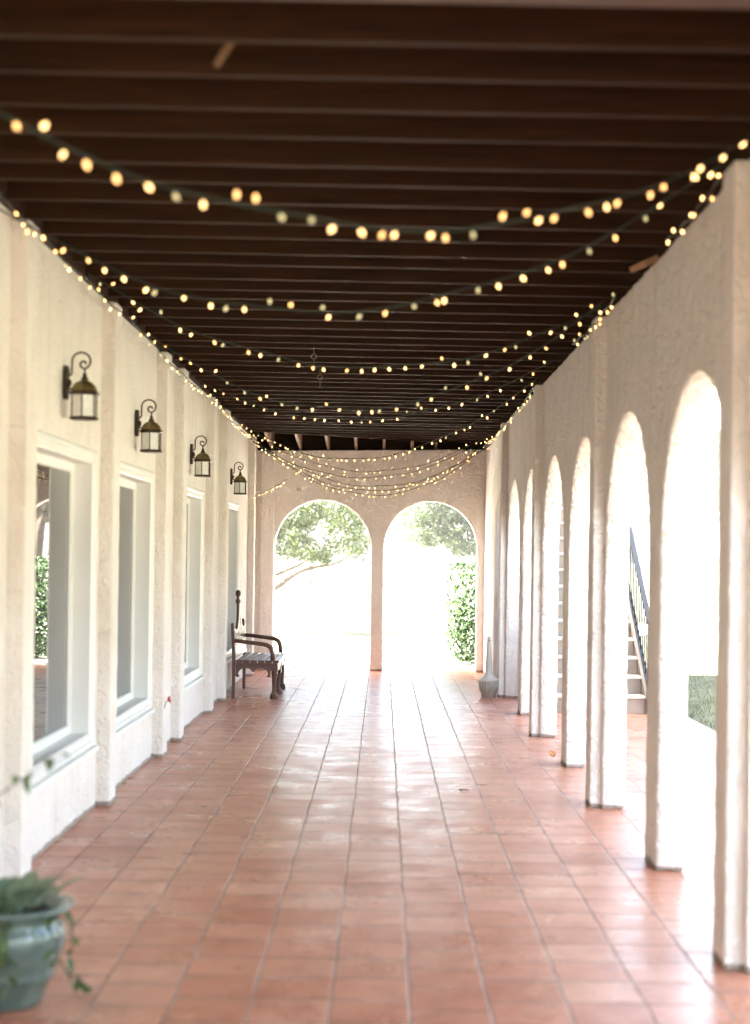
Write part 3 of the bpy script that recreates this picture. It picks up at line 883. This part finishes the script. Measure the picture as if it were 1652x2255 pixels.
def tree(name, loc, h, tr, spread, leafL, per, seed, label, group, leafmat, limbs=(), droop=0.03, depth0=0, cr=0.75, extra=()):
    rn = random.Random(seed)
    root = thing(name, loc, label, 'tree', group)
    tb = MB(); tips = []
    top = Vector((rn.uniform(-.3, .3), rn.uniform(-.3, .3), h * 0.42))
    tb.tube([Vector((0, 0, -0.15)), Vector((0, 0, 0.15)), top * 0.5 + Vector((0.06, 0, 0)), top], [tr * 1.5, tr * 1.1, tr * 0.9, tr * 0.75], 9)
    for k in range(6):
        a = 2 * math.pi * k / 6 + rn.uniform(-.4, .4)
        d = Vector((math.cos(a) * spread, math.sin(a) * spread, rn.uniform(0.35, 1.0))).normalized()
        grow(tb, top * rn.uniform(0.72, 1.0), d, h * 0.36, tr * 0.5, 1 + depth0, rn, tips, droop)
    grow(tb, top, Vector((0, 0, 1)), h * 0.38, tr * 0.6, 1 + depth0, rn, tips, 0)
    for pts, r0 in limbs:
        pts = [Vector(p) - Vector(loc) for p in pts]
        dp = dense([tuple(p) for p in pts], 5)
        tb.tube(dp, [r0 * (1 - 0.8 * i / len(dp)) for i in range(len(dp))], 7)
    tk = tb.build('trunk', M['bark'], root)
    cb = MB()
    for t in tips:
        if rn.random() < 0.12: continue
        clump(cb.bm, t, cr * rn.uniform(0.6, 1.15), per, leafL, rn)
    for c, rad, n in extra:
        clump(cb.bm, Vector(c) - Vector(loc), rad, n, leafL, rn)
    me = bpy.data.meshes.new('crown'); cb.bm.to_mesh(me); cb.bm.free(); me.materials.append(leafmat)
    o = bpy.data.objects.new('crown', me); COL.objects.link(o); o.parent = root
    return root

# tree whose drooping limbs fill the left arch
rn = random.Random(3)
ex = []
for i in range(250):
    u = rn.random(); x = -3.6 + 3.25 * u ** 0.85; z = rn.uniform(1.42 + 0.22 * u, 3.6)
    if rn.random() < 0.10 + 0.25 * u * (z < 2.2): continue
    ex.append(((x, 34 + rn.uniform(-1.6, 1.6), z), rn.uniform(0.18, 0.36), 95))
for x, z in ((-2.2, 1.35), (-2.0, 1.5), (-1.55, 1.55), (-1.2, 1.62), (-2.45, 1.25)):
    ex.append(((x, 34.0, z), 0.17, 26))
tree('oak_tree', (-6.4, 35.2, -0.05), 7.5, 0.26, 1.0, 0.085, 230, 21, 'leafy tree with low crooked limbs reaching across the left arch', 'garden trees', M['oak'],
     limbs=[([(-6.3, 35.1, 1.3), (-4.4, 34.5, 0.75), (-2.9, 34.1, 0.72), (-2.31, 34, 0.92), (-1.97, 34, 1.17), (-1.58, 34, 1.36), (-0.95, 33.9, 1.50), (-0.55, 33.9, 1.78)], 0.085),
            ([(-6.3, 35.1, 1.6), (-4.4, 34.6, 1.12), (-2.6, 34.1, 1.18), (-1.95, 34, 1.36), (-1.5, 34, 1.62), (-1.1, 34.1, 1.85)], 0.06),
            ([(-6.3, 35.1, 2.0), (-4.2, 34.7, 1.9), (-2.4, 34.3, 2.1), (-1.2, 34.2, 2.5)], 0.09)], extra=ex)
# tree in the right arch
ex = []
for i in range(260):
    u = rn.random(); x = 3.6 - 3.0 * u; z = rn.uniform(1.2 + 0.9 * u, 3.9)
    if z < 1.9 and rn.random() < 0.35: continue
    ex.append(((x, 40 + rn.uniform(-1.5, 1.5), z), rn.uniform(0.2, 0.4), 90))
tree('oak_tree', (5.2, 41, 0.03), 8.0, 0.28, 1.0, 0.10, 120, 31, 'grey green leafy tree in the upper right of the right arch', 'garden trees', M['oak2'],
     limbs=[([(5.1, 41, 3.3), (3.6, 40.5, 2.2), (2.6, 40.2, 1.75), (2.2, 40, 1.9), (1.8, 40, 2.4), (1.3, 39.9, 3.0)], 0.10),
            ([(5.1, 41, 3.8), (3.4, 40.4, 3.2), (2.3, 40.1, 2.95), (1.5, 40, 3.05)], 0.08)], extra=ex)
# small tree standing on the lawn behind the left arch
tree('lawn_tree', (-3.25, 72, terrain_z(-3, 72)), 5.0, 0.13, 1.0, 0.18, 60, 44, 'small pale tree on the lawn seen under the branch in the left arch', 'garden trees', M['far_leaf'], cr=0.8)
# unseen tall trees added on the right to dim the bright low sky
rn = random.Random(12)
for i, (x, y, lb) in enumerate([(26, 30, 'beside the lawn, behind the nearest grass'), (31, 18, 'right of the house front'), (29, 4, 'right of the porch entrance'), (33, -12, 'farthest back behind the camera')]):
    tree('sky_block_tree', (x, y, terrain_z(x, y) - 0.1), rn.uniform(12, 14), 0.32, 1.0, 0.5, 80, 300 + i, 'unseen tall tree added to block low sky, ' + lb, 'unseen trees added to block the low sky on the right', M['far_leaf'], cr=1.7)
# far tree line
rn = random.Random(8)
far = [(-21, 118), (-15, 124), (-9.5, 119), (-4.5, 126), (0.5, 121), (4.5, 117), (9, 125), (14, 118), (20, 122), (27, 112), (30, 96), (25, 78), (36, 80), (21, 62), (31, 60), (24, 46)]
far_lab = ['left end of the far tree line', 'second from the left in the far tree line', 'third from the left in the far tree line', 'just left of the middle column at the lawn edge', 'just right of the middle column at the lawn edge',
           'in the far tree line under the right arch crown', 'in the far tree line behind the right arch jamb', 'farthest right through the end arches', 'beyond the far side arches', 'beyond the narrow far side arch',
           'faint beyond the third side arch', 'faint beyond the stairs', 'pale behind the stair railing', 'pale in the second side arch', 'faint bare looking in the nearest side arch', 'pale at the edge of the nearest side arch']
for i, ((x, y), lb) in enumerate(zip(far, far_lab)):
    h = rn.uniform(9, 13) * (0.75 if y < 70 else 1)
    tree('lawn_tree', (x, y, terrain_z(x, y) - 0.1), h, 0.25, 1.0, 0.50, 75, 100 + i, 'hazy tree ' + lb, 'trees at the far edge of the lawn', M['far_leaf'], cr=1.6)

def shrub(loc, rx, ry, h, n, L, seed, label, mat, sway=0.0):
    rn = random.Random(seed)
    root = thing('shrub', loc, label, 'shrub')
    tb = MB(); cb = MB()
    for k in range(9):
        a = rn.uniform(0, 6.28)
        e_ = Vector((math.cos(a) * rx * 0.6, math.sin(a) * ry * 0.6, h * rn.uniform(0.5, 0.9)))
        tb.tube([Vector((rn.uniform(-.06, .06), rn.uniform(-.06, .06), -0.05)), e_ * 0.45 + rvec(rn) * 0.06, e_], [0.02, 0.013, 0.006], 6)
    tb.build('stem', M['bark'], root)
    for _ in range(n):
        th = rn.uniform(0, 6.28); zz = rn.random(); prof = (math.sin(math.pi * min(1, 0.16 + zz * 0.86)) ** 0.55)
        rr = rn.random() ** 0.33
        lump = 1 + 0.32 * mnoise.noise(Vector((math.cos(th) * 1.7 + seed, math.sin(th) * 1.7, zz * 3.6)))
        p = Vector((math.cos(th) * rx * rr * prof * lump, math.sin(th) * ry * rr * prof * lump, 0.04 + zz * h * lump))
        up = (rvec(rn) + Vector((0, 0, 0.5))).normalized(); nr = (Vector((math.cos(th), math.sin(th), 0.5)) + rvec(rn) * 0.9).normalized()
        up = (up - nr * up.dot(nr))
        if up.length < 0.1: continue
        s = rn.uniform(0.6, 1.25)
        leaf_quad(cb.bm, p, nr, up.normalized(), L * s, L * s * 0.5)
    for _ in range(26):     # stray shoots
        th = rn.uniform(0, 6.28); zz = rn.uniform(0.3, 1.0)
        p0 = Vector((math.cos(th) * rx * 0.9 * math.sin(math.pi * (0.16 + zz * .84)) ** .5, math.sin(th) * ry * 0.9 * math.sin(math.pi * (0.16 + zz * .84)) ** .5, zz * h))
        dr = (Vector((math.cos(th), math.sin(th), 0.9)) + rvec(rn) * 0.4).normalized()
        for j in range(7):
            p = p0 + dr * 0.035 * j
            up = (dr + rvec(rn) * 0.8).normalized(); nr = up.orthogonal()
            leaf_quad(cb.bm, p + rvec(rn) * 0.015, nr, up, L, L * 0.45)
    me = bpy.data.meshes.new('foliage'); cb.bm.to_mesh(me); cb.bm.free(); me.materials.append(mat)
    o = bpy.data.objects.new('foliage', me); COL.objects.link(o); o.parent = root
shrub((1.75, 24.55, 0), 0.82, 0.95, 1.66, 15000, 0.075, 4, 'glossy green shrub growing just outside the right arch of the end wall', M['shrub'])
shrub((-2.75, 24.9, 0), 0.7, 0.8, 1.1, 3500, 0.075, 6, 'green shrub outside the far corner of the house', M['shrub'])

# ------------------------------------------------------------------ potted plant in the near left corner
PX, PY = -1.315, 5.70
PT = thing('flower_pot', (PX, PY, 0), 'glazed blue green pot at the lower left corner of the picture', 'pot')
b = MB()
b.lathe([(0.098, 0.0), (0.112, 0.006), (0.118, 0.03), (0.132, 0.06), (0.148, 0.095), (0.160, 0.112), (0.163, 0.122), (0.160, 0.132), (0.168, 0.150), (0.184, 0.19), (0.194, 0.232), (0.196, 0.262),
         (0.190, 0.285), (0.178, 0.302), (0.176, 0.312), (0.190, 0.330), (0.212, 0.346), (0.222, 0.356), (0.220, 0.366), (0.206, 0.366), (0.180, 0.345), (0.165, 0.325)], (0, 0, 0), 48)
b.build('bowl', M['glaze'], PT)
b = MB(); b.lathe([(0.172, 0.322), (0.10, 0.332), (0, 0.336)], (0, 0, 0), 32); b.build('soil', M['soil'], PT)
def thick_leaf(bm, p, d, L, W, rn, curl=0.25):
    d = d.normalized(); side = d.cross(Vector((0, 0, 1)));
    side = side.normalized() if side.length > 0.1 else Vector((1, 0, 0))
    nr = side.cross(d).normalized()
    prevv = None
    for i in range(6):
        t = i / 5
        wv = W * math.sin(math.pi * (0.08 + 0.88 * t)) ** 0.8 * 0.5
        c = p + d * L * t - Vector((0, 0, 1)) * curl * L * t * t
        row = [bm.verts.new(c - side * wv + nr * wv * 0.3), bm.verts.new(c), bm.verts.new(c + side * wv + nr * wv * 0.3)]
        if prevv:
            for k in range(2):
                f = bm.faces.new((prevv[k], prevv[k + 1], row[k + 1], row[k])); f.smooth = True
        prevv = row
rn = random.Random(9)
SP = thing('potted_plant', (PX, PY, 0.325), 'fleshy grey green plant spilling from the glazed pot', 'plant')
b = MB()
for k in range(46):
    a = rn.uniform(0, 6.28); r = 0.135 * rn.random() ** .5
    d = Vector((math.cos(a) * (0.3 + r * 5), math.sin(a) * (0.3 + r * 5), rn.uniform(0.5, 1.3)))
    thick_leaf(b.bm, Vector((math.cos(a) * r, math.sin(a) * r, rn.uniform(0.0, 0.05))), d, rn.uniform(0.12, 0.19), rn.uniform(0.05, 0.075), rn, 0.3)
o = b.build('leaves', M['succulent'], SP)
b = MB(); cbm = MB()
def trail(pts, nl, L):
    dp = dense(pts, 6)
    b.tube(dp, [0.0035 * (1 - 0.6 * i / len(dp)) for i in range(len(dp))], 5)
    for j in range(nl):
        t = (j + 0.6) / nl; i = min(len(dp) - 2, int(t * (len(dp) - 1)))
        d = (Vector(dp[i + 1]) - Vector(dp[i])).normalized()
        dd = (d * 0.4 + rvec(rn) * 0.9)
        thick_leaf(cbm.bm, Vector(dp[i]), dd, L * rn.uniform(.7, 1.2), L * 0.55, rn, 0.3)
trail([(0.16, -0.04, 0.03), (0.22, -0.07, 0.01), (0.235, -0.08, -0.08), (0.22, -0.09, -0.15)], 7, 0.05)
trail([(0.15, -0.09, 0.03), (0.20, -0.14, 0.0), (0.20, -0.16, -0.10), (0.235, -0.16, -0.165), (0.275, -0.16, -0.19), (0.30, -0.16, -0.22)], 14, 0.055)
trail([(0.02, -0.17, 0.03), (0.03, -0.22, 0.0), (0.04, -0.23, -0.12), (0.05, -0.22, -0.20)], 10, 0.055)
trail([(-0.05, -0.17, 0.03), (-0.05, -0.22, 0.0), (-0.06, -0.23, -0.14)], 8, 0.055)
trail([(-0.06, 0.0, 0.02), (-0.10, -0.25, 0.24), (-0.02, -0.50, 0.42), (0.06, -0.56, 0.49), (0.16, -0.6, 0.565), (0.24, -0.6, 0.62), (0.30, -0.6, 0.655)], 15, 0.045)
trail([(-0.08, 0.0, 0.02), (-0.12, -0.2, 0.28), (-0.02, -0.38, 0.50), (0.015, -0.38, 0.455)], 8, 0.055)
b.build('stem', M['bark'], SP); cbm.build('foliage', M['vine'], SP)

# ------------------------------------------------------------------ small things
b = MB()
rn = random.Random(2)
def dry(name, loc, L, W, mat, label, cat, rot, parent=None, tilt=0.25):
    bb = MB()
    thick_leaf(bb.bm, Vector((0, 0, 0.006)), Vector((math.cos(rot), math.sin(rot), tilt)), L, W, rn, 0.25)
    thick_leaf(bb.bm, Vector((0, 0, 0.006)), Vector((math.cos(rot + 1.1), math.sin(rot + 1.1), tilt * 1.4)), L * 0.7, W * 0.8, rn, 0.2)
    o = bb.build(name, mat); o.location = loc
    sm = o.modifiers.new("thick", 'SOLIDIFY'); sm.thickness = 0.002
    return tag(o, label, cat)
dry('dry_leaf', (0.565, 11.05, 0.0), 0.07, 0.045, M['dry_leaf'], 'curled brown leaf lying alone on the tiles right of centre', 'leaf', 0.4)
dry('dry_leaf', (0.74, 11.35, 0.0), 0.04, 0.02, M['dry_leaf'], 'tiny brown leaf scrap just beyond the larger fallen leaf', 'leaf', 2.0)
dry('orange_leaf', (1.40, 12.85, 0.02), 0.11, 0.06, M['orange_leaf'], 'orange leaf leaning against a pier foot on the right', 'leaf', 1.6, tilt=0.9)
dry('dry_leaf', (-1.62, 18.0, 0.0), 0.05, 0.03, M['dry_leaf'], 'brown leaf on the tiles beside the bench', 'leaf', 0.9)
b = MB(); b.box(-0.012, 0.012, -0.004, 0.004, -0.13, 0.13)
o = b.build('wood_scrap', M['raw_wood'], bevel=0.002); o.location = (-0.50, 5.195, 3.33); o.rotation_euler = (0.05, R(32), 0)
tag(o, 'pale stick of wood nailed slantwise to a joist near the top', 'stick')
b = MB(); b.prism([(-.03, -.16, 0), (.06, -.16, .0), (.07, .1, .0), (.03, .17, .0), (-.05, .05, .0)], (0, 0, 0.035))
o = b.build('clay_shard', M['shard'], bevel=0.006); o.location = (1.40, 8.72, 3.225); o.rotation_euler = (0.05, R(-25), 0.1)
tag(o, 'broken orange clay tile on top of the right wall', 'tile shard')
for (x, y, lb) in ((-0.57, 12.65, 'wire hook under a joist left of centre, nearer of two'), (-0.58, 14.1, 'wire hook under a joist left of centre, farther of two')):
    b = MB()
    b.tube([(0, 0, 0.01), (0, 0, -0.03), (0.018, 0, -0.05), (0.022, 0, -0.07), (0, 0, -0.085), (-0.022, 0, -0.07), (-0.015, 0, -0.05), (0, 0, -0.04)], 0.0035, 5)
    b.tube([(0, 0, -0.083), (0.004, 0, -0.13), (0, 0, -0.15)], 0.003, 5)
    o = b.build('ceiling_hook', M['steel']); o.location = (x, y, 3.275); tag(o, lb, 'hook', 'ceiling hooks')
b = MB(); b.lathe([(0.02, 0), (0.02, 0.012), (0.008, 0.02), (0.006, 0.05)], (0, 0, 0), 12, axis=(0, -1, 0))
b.tube([(0, -0.045, 0), (0.012, -0.06, 0), (0.02, -0.05, -0.02)], 0.006, 6)
o = b.build('wall_bracket', M['plastic']); o.location = (-1.22, 22.65, 2.575); tag(o, 'small white bracket on the end wall above the left arch', 'bracket')
FL = thing('hibiscus_flower', (-1.705, 12.75, 0.46), 'small red flower caught on the paired pilasters at knee height', 'flower')
b = MB()
for k in range(5):
    a = R(72 * k); thick_leaf(b.bm, Vector((0, 0, 0)), Vector((0.5, math.cos(a), math.sin(a))), 0.035, 0.028, rn, 0.1)
b.build('petals', M['red_petal'], FL)
b = MB(); b.tube([(0, 0, 0), (-0.02, -.02, -0.03), (-0.025, -.03, -0.07)], 0.003, 5); b.build('stem', M['bark'], FL)

# ------------------------------------------------------------------ thin haze volume added to stand in for veiling lens glare
b = MB(); b.box(-120, 120, -42, 217, -1.2, 18)
hm = bpy.data.materials.new('glare_veil'); hm.use_nodes = True
hn = hm.node_tree; hn.nodes.remove(hn.nodes["Principled BSDF"])
pv = hn.nodes.new("ShaderNodeVolumePrincipled")
pv.inputs["Color"].default_value = (1.0, 0.97, 0.93, 1)
pv.inputs["Density"].default_value = 0.0009
pv.inputs["Anisotropy"].default_value = 0.0
hn.links.new(pv.outputs[0], hn.nodes["Material Output"].inputs["Volume"])
tag(b.build('glare_haze', hm), kind='stuff')
